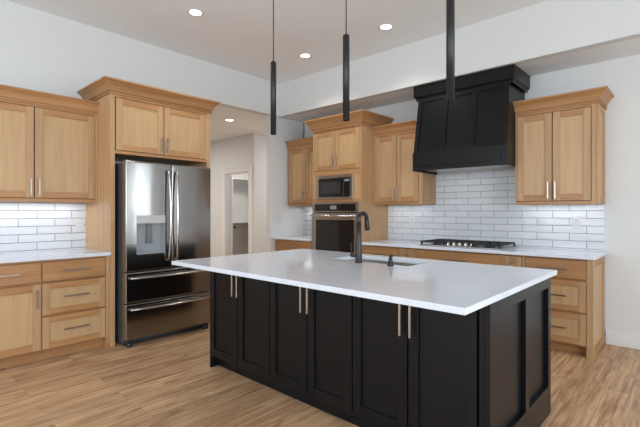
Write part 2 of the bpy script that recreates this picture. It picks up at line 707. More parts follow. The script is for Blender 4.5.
for z, t in ((1.04, 'white pantry shelf at waist height seen through the open doorway'),
             (2.06, 'white pantry shelf high up near the top of the doorway')):
    mb = MB()
    mb.box(-8.25, -7.87, YB + 0.13, 6.5, z, z + 0.02)
    mb.box(-7.87, -6.29, 6.12, 6.5, z, z + 0.02)
    mb.box(-8.25, -8.23, YB + 0.13, 6.5, z - 0.06, z)
    tag(mb.build('pantry_shelf', TRIM, bevel=0.002, origin=(-8.05, 5.8, z)), t, 'shelf', 'pantry shelves')

# baseboards
mb = MB()
mb.box(-0.672, 2.65, YB - 0.016, YB, 0, 0.14)
struct(mb.build('baseboard_back', TRIM, bevel=0.004))
mb = MB()
mb.box(-9.6, -7.21, YB - 0.016, YB, 0, 0.14)
mb.box(-6.215, -6.165, YB - 0.016, YB, 0, 0.14)
mb.box(-6.18, -6.164, YB, 9.0, 0, 0.14)
struct(mb.build('baseboard_hall', TRIM, bevel=0.004))

# window frames and patio door frame (outside the view, they shape the daylight)
mb = MB()
for y in (-3.3, -1.85, -0.4, 1.05):
    mb.box(XR - 0.01, XR + 0.06, y, y + 0.05, 0.85, 2.60)
mb.box(XR - 0.01, XR + 0.06, -3.3, 1.1, 0.85, 0.90)
mb.box(XR - 0.01, XR + 0.06, -3.3, 1.1, 2.55, 2.60)
struct(mb.build('window_1', TRIM))
mb = MB()
for x in (-4.2, -2.5, -0.75, 0.95):
    mb.box(x, x + 0.05, YR - 0.06, YR + 0.01, 0.85, 2.60)
mb.box(-4.2, 1.0, YR - 0.06, YR + 0.01, 0.85, 0.90)
mb.box(-4.2, 1.0, YR - 0.06, YR + 0.01, 2.55, 2.60)
struct(mb.build('window_2', TRIM))
mb = MB()
for x in (2.65, 3.655, 4.66):
    mb.box(x, x + 0.06, YB - 0.01, YB + 0.06, 0, 2.72)
mb.box(2.65, 4.72, YB - 0.01, YB + 0.06, 2.67, 2.72)
mb.box(2.65, 4.72, YB - 0.01, YB + 0.06, 0, 0.05)
struct(mb.build('door_2', TRIM))

# tiled backsplashes
mb = MB()
mb.box(XL, XL + 0.008, 0.45, 1.573, 0.914, 1.40)
struct(mb.build('backsplash_left', TILE_LEFT))
mb = MB()
mb.box(XST, -4.06, YB - 0.008, YB, 0.914, 1.40)
mb.box(-3.200, -0.685, YB - 0.008, YB, 0.914, 1.39)
mb.box(-2.481, -1.412, YB - 0.008, YB, 1.39, 1.79)
struct(mb.build('backsplash_back', TILE_BACK))


# ------------------------------------------------------------------ cabinet parts
def pull(fr, u, z, parent, vertical=True, L=0.16, m=None, out=0.034, base=0.003, label=None, t=0.0065):
    mb = MB()
    if vertical:
        fr.box(mb, u - t, u + t, base + out - 0.008, base + out + 0.002, z - L / 2, z + L / 2)
        for s in (-1, 1):
            fr.box(mb, u - 0.004, u + 0.004, base, base + out - 0.006, z + s * (L / 2 - 0.022) - 0.004, z + s * (L / 2 - 0.022) + 0.004)
    else:
        fr.box(mb, u - L / 2, u + L / 2, base + out - 0.008, base + out + 0.002, z - t, z + t)
        for s in (-1, 1):
            c = u + s * (L / 2 - 0.022)
            fr.box(mb, c - 0.004, c + 0.004, base, base + out - 0.006, z - 0.004, z + 0.004)
    h = mb.build('handle', m or NICKEL, parent, bevel=0.002)
    if label:
        h['label'] = label
    return h


def shaker(fr, name, u0, u1, z0, z1, parent, wood_=True, rail=0.062, pull_at=None, hm=None, L=0.16, flat=False, front=0.003,
           recess=0.011, grain_panel='z'):
    """one door or drawer front: frame, recessed panel and handle"""
    g = 0.0045
    u0, u1, z0, z1 = u0 + g, u1 - g, z0 + g, z1 - g
    ax = 'x' if fr.f == 'y' else 'y'
    n0 = front - 0.021
    if flat:
        mb = MB()
        fr.box(mb, u0, u1, n0, front, z0, z1)
        d = mb.build(name, WOOD[ax] if wood_ else BLACK, parent, bevel=0.002)
    else:
        mb = MB()
        fr.box(mb, u0, u0 + rail, n0, front, z0, z1, 0)
        fr.box(mb, u1 - rail, u1, n0, front, z0, z1, 0)
        fr.box(mb, u0 + rail, u1 - rail, n0, front, z1 - rail, z1, 1)
        fr.box(mb, u0 + rail, u1 - rail, n0, front, z0, z0 + rail, 1)
        d = mb.build(name, [WOOD['z'], WOOD[ax]] if wood_ else [BLACK, BLACK], parent, bevel=0.0015)
        mb = MB()
        fr.box(mb, u0 + rail - 0.004, u1 - rail + 0.004, n0 + 0.001, front - recess, z0 + rail - 0.004, z1 - rail + 0.004)
        mb.build('panel', PANEL[grain_panel] if wood_ else BLACK, d)
    if pull_at:
        u, z, v = pull_at
        pull(fr, u, z, d, v, L, hm, base=front)
    return d


def carcass(fr, u0, u1, z0, z1, depth, openings, parent, toe=0.0, sides=(0.018, 0.018)):
    """hollow box with a face frame flush at n=0; openings = [(u0,u1,z0,z1)] are the cut-outs of the face"""
    mb = MB()
    ax = 'x' if fr.f == 'y' else 'y'
    back = -depth
    for a, b in ((u0, u0 + sides[0]), (u1 - sides[1], u1)):
        fr.box(mb, a, b, back, -0.02, z0 + toe, z1)
        if toe and depth:
            fr.box(mb, a, b, back, -0.106, z0, z0 + toe)
    fr.box(mb, u0 + sides[0], u1 - sides[1], back, -0.02, z0 + toe, z0 + toe + 0.018, 1)
    fr.box(mb, u0 + sides[0], u1 - sides[1], back, -0.02, z1 - 0.018, z1, 1)
    fr.box(mb, u0 + sides[0], u1 - sides[1], back, back + 0.01, z0 + toe, z1)
    # face frame by columns and rows
    us = sorted({u0, u1} | {o[0] for o in openings} | {o[1] for o in openings})
    for a, b in zip(us, us[1:]):
        c = (a + b) / 2
        rows = sorted([(o[2], o[3]) for o in openings if o[0] < c < o[1]])
        z = z0 + toe
        if not rows:
            fr.box(mb, a, b, -0.02, 0, z, z1, 0)
            continue
        for r0, r1 in rows:
            if r0 - z > 1e-4:
                fr.box(mb, a, b, -0.02, 0, z, r0, 1)
            z = r1
        if z1 - z > 1e-4:
            fr.box(mb, a, b, -0.02, 0, z, z1, 1)
    return mb.build('carcass', [WOOD['z'], WOOD[ax]], parent, bevel=0.0008, seg=1)


CROWN = [(0.0, 0.0), (0.014, 0.0), (0.016, 0.02), (0.016, 0.10), (0.006, 0.12), (0.006, 0.17), (0.018, 0.20), (0.024, 0.36), (0.040, 0.60), (0.064, 0.80), (0.074, 0.86), (0.080, 0.88), (0.080, 1.0)]


def crown(path, z0, z1, out, parent, m, prof=CROWN):
    k = out / 0.080
    mb = MB()
    mb.sweep(path, [(r * k, z0 + (z1 - z0) * t) for r, t in prof])
    return mb.build('crown', m, parent)


# ------------------------------------------------------------------ left run: base units, worktop, wall cabinet
FL = Front('x', -4.17)
t = thing('base_cabinet', 'light wood base cabinet with three stacked drawers left of the refrigerator', 'cabinet', (-4.5, 1.29, 0))
carcass(FL, 1.012, 1.572, 0.0, 0.882, 0.655, [(1.012, 1.533, 0.69, 0.868), (1.012, 1.533, 0.398, 0.682), (1.012, 1.533, 0.105, 0.39)], t, toe=0.10)
mb = MB()
FL.box(mb, 1.012, 1.572, -0.105, -0.09, 0, 0.10)
FL.box(mb, 1.533, 1.572, -0.075, 0, 0, 0.10)
mb.build('toe_kick', WOOD['y'], t)
for z0, z1, fl in ((0.69, 0.868, True), (0.398, 0.682, False), (0.105, 0.39, False)):
    shaker(FL, 'drawer', 1.012, 1.533, z0, z1, t, rail=0.052, pull_at=(1.278, (z0 + z1) / 2 + (0.0 if fl else 0.012), False), hm=BRONZE, L=0.21, flat=fl)
t = thing('base_cabinet', 'light wood base cabinet with one drawer over a door at the left edge', 'cabinet', (-4.5, 0.74, 0))
carcass(FL, 0.472, 1.012, 0.0, 0.882, 0.655, [(0.49, 1.012, 0.69, 0.868), (0.49, 1.012, 0.105, 0.682)], t, toe=0.10)
mb = MB()
FL.box(mb, 0.472, 1.012, -0.105, -0.09, 0, 0.10)
mb.build('toe_kick', WOOD['y'], t)
shaker(FL, 'drawer', 0.49, 1.011, 0.69, 0.868, t, pull_at=(0.748, 0.779, False), hm=NICKEL, L=0.21, flat=True)
shaker(FL, 'door', 0.49, 1.011, 0.105, 0.682, t, pull_at=(0.975, 0.555, True), hm=BRONZE, L=0.16)

mb = MB()
mb.box(XL + 0.001, -4.14, 0.455, 1.573, 0.884, 0.914)
tag(mb.build('countertop', QUARTZ, bevel=0.003, origin=(-4.5, 1.0, 0.884)), 'white quartz worktop on the base cabinets left of the refrigerator', 'countertop')

FU = Front('x', -4.49)
t = thing('upper_cabinet', 'light wood two-door wall cabinet above the worktop left of the refrigerator', 'cabinet', (-4.66, 1.02, 1.40))
carcass(FU, 0.475, 1.573, 1.395, 2.30, 0.338, [(0.512, 1.55, 1.425, 2.265)], t)
shaker(FU, 'door', 0.512, 1.032, 1.425, 2.265, t, pull_at=(1.000, 1.525, True), L=0.15, rail=0.060)
shaker(FU, 'door', 1.032, 1.55, 1.425, 2.265, t, pull_at=(1.066, 1.525, True), L=0.15, rail=0.060)
crown([(-4.49, 1.573), (-4.49, 0.475), (XL + 0.002, 0.475)][::-1], 2.285, 2.40, 0.055, t, WOOD['y'])

# ------------------------------------------------------------------ refrigerator housing
t = thing('refrigerator_cabinet', 'tall light wood housing with two upper doors and crown around the refrigerator', 'cabinet', (-4.5, 2.13, 0))
FF = Front('x', -4.17)
mb = MB()
FF.box(mb, 1.574, 1.618, -0.658, 0, 0, 2.45)
mb.build('side_panel', WOOD['z'], t, bevel=0.001)
mb = MB()
FF.box(mb, 2.638, 2.678, -0.658, 0, 0, 2.45)
mb.build('side_panel', WOOD['z'], t, bevel=0.001)
mb = MB()
FF.box(mb, 1.618, 2.638, -0.658, -0.02, 1.868, 1.886)
FF.box(mb, 1.618, 2.638, -0.658, -0.02, 2.43, 2.45)
FF.box(mb, 1.618, 2.638, -0.658, -0.64, 1.886, 2.43)
FF.box(mb, 1.618, 2.638, -0.02, 0, 1.868, 1.898, 1)
FF.box(mb, 1.618, 2.638, -0.02, 0, 2.418, 2.45, 1)
FF.box(mb, 2.612, 2.638, -0.02, 0, 1.898, 2.418)
mb.build('carcass', [WOOD['z'], WOOD['y']], t, bevel=0.0008, seg=1)
shaker(FF, 'door', 1.624, 2.116, 1.898, 2.418, t, pull_at=(2.086, 2.0, True), L=0.16, rail=0.060, hm=BRONZE)
shaker(FF, 'door', 2.116, 2.612, 1.898, 2.418, t, pull_at=(2.146, 2.0, True), L=0.16, rail=0.060, hm=BRONZE)
crown([(XL + 0.002, 2.678), (-4.17, 2.678), (-4.17, 1.574), (XL + 0.002, 1.574)][::-1], 2.44, 2.57, 0.085, t, WOOD['y'])


# ------------------------------------------------------------------ refrigerator
def curved_front(y0, y1, z0, z1, xf, depth, bulge, hole=None, edge=0.008, ny=14, nz=1):
    """door shell with a gently curved front; hole=(y0,y1,z0,z1) leaves an opening for the dispenser"""
    mb = MB()
    yc, hw = (y0 + y1) / 2, (y1 - y0) / 2
    ys = {y0, y0 + 0.003, y0 + 0.007, y0 + edge, y1 - edge, y1 - 0.007, y1 - 0.003, y1} | {y0 + (y1 - y0) * i / ny for i in range(1, ny)}
    zs = {z0, z0 + 0.003, z0 + 0.010, z1 - 0.010, z1 - 0.003, z1}
    ys |= {y0 + edge + 0.005, y1 - edge - 0.005}
    zs |= {z0 + 0.016, z1 - 0.016} | {z0 + (z1 - z0) * i / 6 for i in range(1, 6)}
    if hole:
        zs = {z for z in zs if not any(abs(z - h) < 0.02 for h in hole[2:])}
        ys |= {hole[0], hole[1]}
        ys = {y for y in ys if not any(abs(y - h) < 0.008 and y != h for h in hole[:2])}
        zs |= {hole[2], hole[3]}
    ys, zs = sorted(ys), sorted(zs)

    def X(y, z):
        x = xf - bulge * ((y - yc) / hw) ** 2
        e = min(y - y0, y1 - y)
        if e < edge:
            x -= (1 - math.sqrt(max(0, 1 - (1 - e / edge) ** 2))) * edge
        e = min(z - z0, z1 - z)
        if e < 0.010:
            x -= (1 - math.sqrt(max(0, 1 - (1 - e / 0.010) ** 2))) * 0.010
        return x
    V = [[mb.bm.verts.new((X(y, z), y, z)) for z in zs] for y in ys]
    for i in range(len(ys) - 1):
        for j in range(len(zs) - 1):
            if hole and ys[i] >= hole[0] - 1e-6 and ys[i + 1] <= hole[1] + 1e-6 and zs[j] >= hole[2] - 1e-6 and zs[j + 1] <= hole[3] + 1e-6:
                continue
            f = mb.bm.faces.new((V[i][j], V[i + 1][j], V[i + 1][j + 1], V[i][j + 1]))
            f.smooth = True
    xb = xf - depth
    B = [[mb.bm.verts.new((xb, y, z)) for z in (z0, z1)] for y in ys]
    Z = len(zs) - 1
    for i in range(len(ys) - 1):
        mb.bm.faces.new((V[i][0], B[i][0], B[i + 1][0], V[i + 1][0]))
        mb.bm.faces.new((V[i][Z], V[i + 1][Z], B[i + 1][1], B[i][1]))
    for i in (0, len(ys) - 1):
        mb.bm.faces.new([v for v in V[i]] + [B[i][1], B[i][0]])
    return mb


fr_ = thing('refrigerator', 'dark stainless French-door refrigerator with two bottom drawers and water dispenser', 'refrigerator', (-4.4, 2.115, 0))
mb = MB()
mb.box(-4.79, -4.088, 1.655, 2.576, 0.03, 1.775)
mb.build('body', FRIDGE_SIDE, fr_, bevel=0.004)
ld = curved_front(1.652, 2.113, 0.725, 1.79, -4.0, 0.085, 0.004, hole=(1.752, 2.045, 0.885, 1.265)).build('door', STEEL, fr_)
rd = curved_front(2.118, 2.579, 0.725, 1.79, -4.0, 0.085, 0.004).build('door', STEEL, fr_)
d1 = curved_front(1.652, 2.579, 0.422, 0.716, -4.0, 0.085, 0.006).build('drawer', STEEL, fr_)
d2 = curved_front(1.652, 2.579, 0.070, 0.413, -4.0, 0.085, 0.006).build('drawer', STEEL, fr_)
# door handles: bowed bars with end posts
for d, y, s in ((ld, 2.078, -1), (rd, 2.153, 1)):
    mb = MB()
    pts = []
    for i in range(15):
        u = i / 14
        z = 0.80 + 0.92 * u
        bow = math.sin(PI * u) ** 0.6
        pts.append((-4.003 + 0.022 + 0.040 * bow, y + s * 0.010 * (1 - bow), z))
    mb.tube(pts, 0.0125, seg=12, flat=0.75, up=(1, 0, 0))
    for z in (0.812, 1.708):
        mb.tube([(-4.02, y + s * 0.006, z), (-3.97, y + s * 0.006, z)], 0.012, seg=10)
    mb.build('handle', FRIDGE_HANDLE, d)
for d, z in ((d1, 0.662), (d2, 0.362)):
    mb = MB()
    pts = []
    for i in range(17):
        u = i / 16
        bow = math.sin(PI * u) ** 0.5
        pts.append((-4.008 + 0.022 + 0.040 * bow, 1.69 + 0.85 * u, z))
    mb.tube(pts, 0.0145, seg=12, flat=0.8, up=(0, 0, 1))
    for y in (1.705, 2.525):
        mb.tube([(-4.025, y, z), (-3.975, y, z)], 0.012, seg=10)
    mb.build('handle', FRIDGE_HANDLE, d)
# dispenser set into the left door
mb = MB()
y0, y1, z0, z1, xf = 1.752, 2.045, 0.885, 1.265, -4.003
xb = xf - 0.065
mb.box(xb - 0.004, xb, y0, y1, z0, 1.185)
mb.box(xb, xf, y0, y0 + 0.006, z0, 1.185)
mb.box(xb, xf, y1 - 0.006, y1, z0, 1.185)
mb.box(xb, xf, y0, y1, z0, z0 + 0.008)
dsp = mb.build('dispenser', mat('dispenser_grey', (0.30, 0.325, 0.35), 0.35), ld)
mb = MB()
mb.box(xb, xf + 0.004, y0, y1, 1.185, z1)
mb.build('control_panel', mat('pale_steel', (0.46, 0.46, 0.46), 0.3), ld, bevel=0.003)
mb = MB()
mb.box(xb, xb + 0.035, 1.875, 1.925, 1.02, 1.185)
mb.box(xb, xb + 0.020, 1.865, 1.935, 0.985, 1.03)
mb.build('paddle', mat('paddle_grey', (0.16, 0.165, 0.17), 0.4), ld, bevel=0.004)
for y in (1.70, 2.53):
    mb = MB()
    mb.tube([(-4.035, y - 0.025, 0.020), (-4.035, y + 0.025, 0.020)], 0.020, seg=14)
    mb.box(-4.07, -4.03, y - 0.03, y + 0.03, 0.028, 0.075)
    mb.build('foot', DARK, fr_)
mb = MB()
mb.box(-4.11, -4.09, 1.67, 2.56, 0.005, 0.068)
mb.build('grille', DARK, fr_)

# ------------------------------------------------------------------ oven tower
FT = Front('y', 4.29)
t = thing('oven_cabinet', 'tall light wood oven housing with two upper doors and crown, next to the hall', 'cabinet', (-3.64, 4.6, 0))
D = YB - 4.29 - 0.002
for u0, u1 in ((-4.056, -4.034), (-3.222, -3.200)):
    mb = MB()
    FT.box(mb, u0, u1, -D, 0, 0, 2.43)
    mb.build('side_panel', WOOD['z'], t, bevel=0.001)
mb = MB()
a, b = -4.034, -3.222
FT.box(mb, a, b, -0.02, 0, 2.408, 2.43, 1)
FT.box(mb, a, b, -D, -0.02, 2.41, 2.43, 1)
FT.box(mb, a, b, -D, -0.02, 1.83, 1.85, 1)
FT.box(mb, a, b, -0.02, 0, 1.795, 1.868, 1)
FT.box(mb, a, b, -0.02, 0, 1.43, 1.474, 1)
FT.box(mb, a, b, -D, -0.02, 1.44, 1.46, 1)
FT.box(mb, a, -3.952, -0.02, 0, 1.474, 1.795)
FT.box(mb, -3.342, b, -0.02, 0, 1.474, 1.795)
FT.box(mb, a, b, -0.02, 0, 0.60, 0.672, 1)
FT.box(mb, a, b, -D, -0.02, 0.64, 0.66, 1)
FT.box(mb, a, b, -0.105, -0.09, 0, 0.10, 1)
FT.box(mb, a, b, -0.02, 0, 0.10, 0.118, 1)
FT.box(mb, a, b, -D, -D + 0.01, 0.0, 2.43)
mb.build('carcass', [WOOD['z'], WOOD['x']], t, bevel=0.0008, seg=1)
shaker(FT, 'door', -4.034, -3.6445, 1.868, 2.408, t, pull_at=(-3.674, 1.99, True), L=0.17, rail=0.062)
shaker(FT, 'door', -3.6445, -3.222, 1.868, 2.408, t, pull_at=(-3.614, 1.99, True), L=0.17, rail=0.062)
shaker(FT, 'drawer', -4.034, -3.222, 0.118, 0.60, t, pull_at=(-3.64, 0.45, False), L=0.21)
crown([(-4.056, YB - 0.002), (-4.056, 4.29), (-3.200, 4.29), (-3.200, YB - 0.002)], 2.427, 2.59, 0.095, t, WOOD['x'])

# wall oven
t = thing('wall_oven', 'dark steel built-in wall oven below the microwave', 'oven', (-3.64, 4.5, 0.672))
mb = MB()
FT.box(mb, -4.02, -3.25, -0.55, -0.022, 0.68, 1.42)
mb.build('body', DARK, t)
mb = MB()
FT.box(mb, -4.052, -3.220, 0.002, 0.022, 1.295, 1.432)
cp = mb.build('control_panel', OVEN_STEEL, t, bevel=0.003)
mb = MB()
FT.box(mb, -4.000, -3.275, 0.022, 0.025, 1.312, 1.405)
gp = mb.build('glass', GLASS_BLACK, cp, bevel=0.001)
mb = MB()
FT.box(mb, -3.71, -3.60, 0.025, 0.0265, 1.335, 1.385)
mb.build('display', DISPLAY, cp)
mb = MB()
a, b = -4.052, -3.220
FT.box(mb, a, a + 0.075, 0.002, 0.035, 0.675, 1.285)
FT.box(mb, b - 0.075, b, 0.002, 0.035, 0.675, 1.285)
FT.box(mb, a + 0.075, b - 0.075, 0.002, 0.035, 1.19, 1.285)
FT.box(mb, a + 0.075, b - 0.075, 0.002, 0.035, 0.675, 0.76)
dr = mb.build('door', OVEN_STEEL, t, bevel=0.003)
mb = MB()
FT.box(mb, a + 0.072, b - 0.072, 0.005, 0.031, 0.757, 1.193)
mb.build('window', GLASS_BLACK, dr)
mb = MB()
mb.tube([(-4.03, 4.29 - 0.075, 1.247), (-3.24, 4.29 - 0.075, 1.247)], 0.014, seg=14)
for x in (-3.99, -3.28):
    mb.tube([(x, 4.29 - 0.03, 1.247), (x, 4.29 - 0.075, 1.247)], 0.010, seg=10)
mb.build('handle', CHROME, dr)

# microwave
t = thing('microwave', 'dark built-in microwave with steel trim frame above the wall oven', 'microwave', (-3.645, 4.5, 1.474))
mb = MB()
FT.box(mb, -3.94, -3.355, -0.40, -0.022, 1.485, 1.785)
mb.build('body', DARK, t)
mb = MB()
a, b, z0, z1 = -3.965, -3.330, 1.468, 1.800
FT.box(mb, a, a + 0.035, 0.002, 0.020, z0, z1)
FT.box(mb, b - 0.035, b, 0.002, 0.020, z0, z1)
FT.box(mb, a + 0.035, b - 0.035, 0.002, 0.020, z1 - 0.045, z1)
FT.box(mb, a + 0.035, b - 0.035, 0.002, 0.020, z0, z0 + 0.035)
mb.build('trim_frame', OVEN_STEEL, t, bevel=0.003)
mb = MB()
FT.box(mb, a + 0.036, -3.475, 0.0, 0.024, z0 + 0.036, z1 - 0.046)
d = mb.build('door', GLASS_BLACK, t, bevel=0.002)
mb = MB()
FT.box(mb, a + 0.075, -3.53, 0.024, 0.0255, z0 + 0.085, z1 - 0.095)
mb.build('window', mat('window_mesh', (0.03, 0.03, 0.032), 0.12), d)
mb = MB()
FT.box(mb, -3.473, b - 0.036, 0.0, 0.024, z0 + 0.036, z1 - 0.046)
cp = mb.build('control_panel', GLASS_BLACK, t, bevel=0.002)
mb = MB()
FT.box(mb, -3.460, b - 0.047, 0.024, 0.0255, z1 - 0.095, z1 - 0.065)
mb.build('display', DISPLAY, cp)

# ------------------------------------------------------------------ range wall: wall cabinets
FA = Front('y', 4.53)
t = thing('upper_cabinet', 'light wood two-door wall cabinet in the corner left of the oven housing', 'cabinet', (-4.44, 4.72, 1.40))
carcass(FA, -4.825, -4.058, 1.395, 2.335, YB - 4.53 - 0.002, [(-4.805, -4.085, 1.425, 2.27)], t)
shaker(FA, 'door', -4.805, -4.446, 1.425, 2.27, t, pull_at=(-4.481, 1.535, True), L=0.17, rail=0.062)
shaker(FA, 'door', -4.446, -4.085, 1.425, 2.27, t, pull_at=(-4.419, 1.535, True), L=0.17, rail=0.062)
crown([(-4.825, YB - 0.002), (-4.825, 4.53), (-4.058, 4.53)], 2.325, 2.425, 0.042, t, WOOD['x'])

FW = Front('y', 4.57)
t = thing('upper_cabinet', 'light wood two-door wall cabinet between the oven housing and black hood', 'cabinet', (-2.86, 4.74, 1.40))
carcass(FW, -3.198, -2.483, 1.395, 2.33, YB - 4.57 - 0.002, [(-3.172, -2.535, 1.425, 2.29)], t)
shaker(FW, 'door', -3.172, -2.853, 1.425, 2.29, t, pull_at=(-2.885, 1.535, True), L=0.17, rail=0.062)
shaker(FW, 'door', -2.853, -2.535, 1.425, 2.29, t, pull_at=(-2.823, 1.535, True), L=0.17, rail=0.062)
crown([(-3.198, 4.57), (-2.542, 4.57)], 2.32, 2.425, 0.06, t, WOOD['x'])

t = thing('upper_cabinet', 'light wood two-door wall cabinet right of the black hood', 'cabinet', (-1.06, 4.74, 1.38))
carcass(FW, -1.410, -0.698, 1.375, 2.325, YB - 4.57 - 0.002, [(-1.395, -0.735, 1.405, 2.29)], t)
shaker(FW, 'door', -1.395, -1.065, 1.405, 2.29, t, pull_at=(-1.097, 1.515, True), L=0.17, rail=0.062)
shaker(FW, 'door', -1.065, -0.735, 1.405, 2.29, t, pull_at=(-1.033, 1.515, True), L=0.17, rail=0.062)
FE = Front('x', -0.698)
shaker(FE, 'end_panel', 4.585, 4.915, 1.377, 2.322, t, front=0.021, rail=0.055)
crown([(-1.410, 4.57), (-0.678, 4.57), (-0.678, YB - 0.002)], 2.312, 2.435, 0.075, t, WOOD['x'])

# ------------------------------------------------------------------ range wall: base units
FB = Front('y', 4.29)
DB = YB - 4.29 - 0.002


def toe(fr, u0, u1, t):
    mb = MB()
    fr.box(mb, u0, u1, -0.105, -0.09, 0, 0.10)
    mb.build('toe_kick', WOOD['x'], t)


def base(label, u0, u1, fronts, hm=BRONZE):
    t = thing('base_cabinet', label, 'cabinet', ((u0 + u1) / 2, 4.6, 0))
    carcass(FB, u0, u1, 0.0, 0.883, DB, [(f[1], f[2], f[3], f[4]) for f in fronts], t, toe=0.10)
    toe(FB, u0, u1, t)
    for kind, a, b, z0, z1, flat, pl, L in fronts:
        shaker(FB, kind, a, b, z0, z1, t, rail=0.05, flat=flat, pull_at=pl, hm=hm, L=L)
    return t


c = -4.445
base('light wood base cabinet with one drawer in the corner left of the oven housing', XST + 0.002, -4.058,
     [('drawer', -4.835, -4.085, 0.69, 0.868, True, (c, 0.779, False), 0.21),
      ('door', -4.835, c, 0.105, 0.682, False, (c - 0.03, 0.57, True), 0.16),
      ('door', c, -4.085, 0.105, 0.682, False, (c + 0.03, 0.57, True), 0.16)])
c = -2.93
base('light wood drawer base cabinet just right of the oven housing', -3.198, -2.625,
     [('drawer', -3.195, -2.645, z0, z1, z0 > 0.6, (c, (z0 + z1) / 2, False), 0.21) for z0, z1 in ((0.69, 0.868), (0.398, 0.682), (0.105, 0.39))])
base('narrow light wood pull-out base cabinet left of the cooktop cabinet', -2.623, -2.432,
     [('door', -2.605, -2.450, 0.105, 0.868, False, (-2.528, 0.80, False), 0.05)])
c = -1.94
base('wide light wood drawer base cabinet under the gas cooktop', -2.430, -1.452,
     [('drawer', -2.415, -1.467, z0, z1, z0 > 0.6, (c, (z0 + z1) / 2, False), 0.26) for z0, z1 in ((0.69, 0.868), (0.398, 0.682), (0.105, 0.39))])
base('narrow light wood pull-out base cabinet right of the cooktop cabinet', -1.450, -1.247,
     [('door', -1.432, -1.262, 0.105, 0.868, False, (-1.347, 0.80, False), 0.05)])
c = -0.985
t = base('light wood base cabinet with three drawers at the right end of the run', -1.245, -0.70,
         [('drawer', -1.235, -0.728, z0, z1, z0 > 0.6, (c, (z0 + z1) / 2, False), 0.21) for z0, z1 in ((0.69, 0.868), (0.398, 0.682), (0.105, 0.39))])
FG = Front('x', -0.70)
e = shaker(FG, 'end_panel', 4.288, 4.915, -0.002, 0.883, t, front=0.021, rail=0.075)
mb = MB()
FB.box(mb, -0.728, -0.70, -0.09, -0.0, 0.0, 0.10)
mb.build('end_stile', WOOD['z'], t)

mb = MB()
mb.box(XST + 0.002, -4.059, 4.21, YB - 0.002, 0.884, 0.914)
tag(mb.build('countertop', QUARTZ, bevel=0.003, origin=(-4.44, 4.6, 0.884)), 'short white worktop in the corner left of the oven housing', 'countertop')
mb = MB()
mb.box(-3.198, -0.650, 4.215, YB - 0.002, 0.884, 0.914)
tag(mb.build('countertop', QUARTZ, bevel=0.003, origin=(-1.9, 4.6, 0.884)), 'long white quartz worktop along the tiled range wall under the hood', 'countertop')

# ------------------------------------------------------------------ gas cooktop
ck = thing('gas_cooktop', 'black and steel gas cooktop set in the worktop under the hood', 'cooktop', (-1.93, 4.57, 0.914))
mb = MB()
mb.box(-2.385, -1.475, 4.305, 4.83, 0.9145, 0.926)
mb.build('base_tray', mat('cooktop_steel', (0.45, 0.45, 0.46), 0.25, 1.0), ck, bevel=0.003)
for i, (x0, x1) in enumerate(((-2.375, -2.08), (-2.075, -1.785), (-1.78, -1.485))):
    y0, y1 = (4.33, 4.81) if i != 1 else (4.455, 4.81)
    mb = MB()
    for x in (x0 + 0.008, x1 - 0.008):
        mb.box(x - 0.007, x + 0.007, y0, y1, 0.948, 0.966)
    for y in (y0 + 0.007, (y0 + y1) / 2, y1 - 0.007):
        mb.box(x0, x1, y - 0.007, y + 0.007, 0.948, 0.966)
    for x in (x0 + 0.10, x1 - 0.10):
        mb.box(x - 0.005, x + 0.005, y0, y1, 0.952, 0.966)
    for x in (x0 + 0.008, x1 - 0.008):
        for y in (y0 + 0.008, y1 - 0.008):
            mb.box(x - 0.009, x + 0.009, y - 0.009, y + 0.009, 0.926, 0.95)
    mb.build('grate', IRON, ck, bevel=0.002, seg=1)
for x, y, r in ((-2.23, 4.45, 0.036), (-2.23, 4.69, 0.045), (-1.93, 4.64, 0.055), (-1.63, 4.45, 0.045), (-1.63, 4.69, 0.036)):
    mb = MB()
    mb.lathe(x, y, [(0, 0.926), (r + 0.012, 0.926), (r + 0.012, 0.934), (r, 0.936), (r, 0.944), (0, 0.946)], seg=24)
    mb.build('burner', IRON, ck)
for k in range(5):
    x = -2.065 + k * 0.068
    mb = MB()
    mb.lathe(x, 4.385, [(0, 0.926), (0.022, 0.926), (0.022, 0.931), (0.018, 0.932), (0.016, 0.958), (0.012, 0.961), (0, 0.961)], seg=20)
    mb.build('knob', CHROME, ck)

# ------------------------------------------------------------------ range hood
hd = thing('range_hood', 'large black wooden range hood above the gas cooktop', 'range hood', (-1.91, 4.65, 1.77))
zb_, zt_ = 1.985, 2.63
XB0, XB1, XT0, XT1 = -2.472, -1.416, -2.447, -1.418     # body edges at the bottom and at the top
yb_, yt_ = 4.335, 4.412


def lerp(a, b, z):
    return a + (b - a) * (z - zb_) / (zt_ - zb_)


mb = MB()
k = 0.012
mb.hexa([(XB0, yb_ + k, zb_), (XB1, yb_ + k, zb_), (XB1, YB - 0.002, zb_), (XB0, YB - 0.002, zb_),
         (XT0, yt_ + k, zt_), (XT1, yt_ + k, zt_), (XT1, YB - 0.002, zt_), (XT0, YB - 0.002, zt_)])
body = mb.build('body', BLACK, hd, bevel=0.002)
mb = MB()


def slant(ua, ub, za, zb, th=0.012):
    """bar on the sloped face; ua, ub run from 0 (left edge) to 1 (right edge)"""
    X = lambda u, z: lerp(XB0, XT0, z) + u * (lerp(XB1, XT1, z) - lerp(XB0, XT0, z))
    f = lambda z: lerp(yb_, yt_, z)
    mb.hexa([(X(ua, za), f(za), za), (X(ub, za), f(za), za), (X(ub, za), f(za) + th, za), (X(ua, za), f(za) + th, za),
             (X(ua, zb), f(zb), zb), (X(ub, zb), f(zb), zb), (X(ub, zb), f(zb) + th, zb), (X(ua, zb), f(zb) + th, zb)])


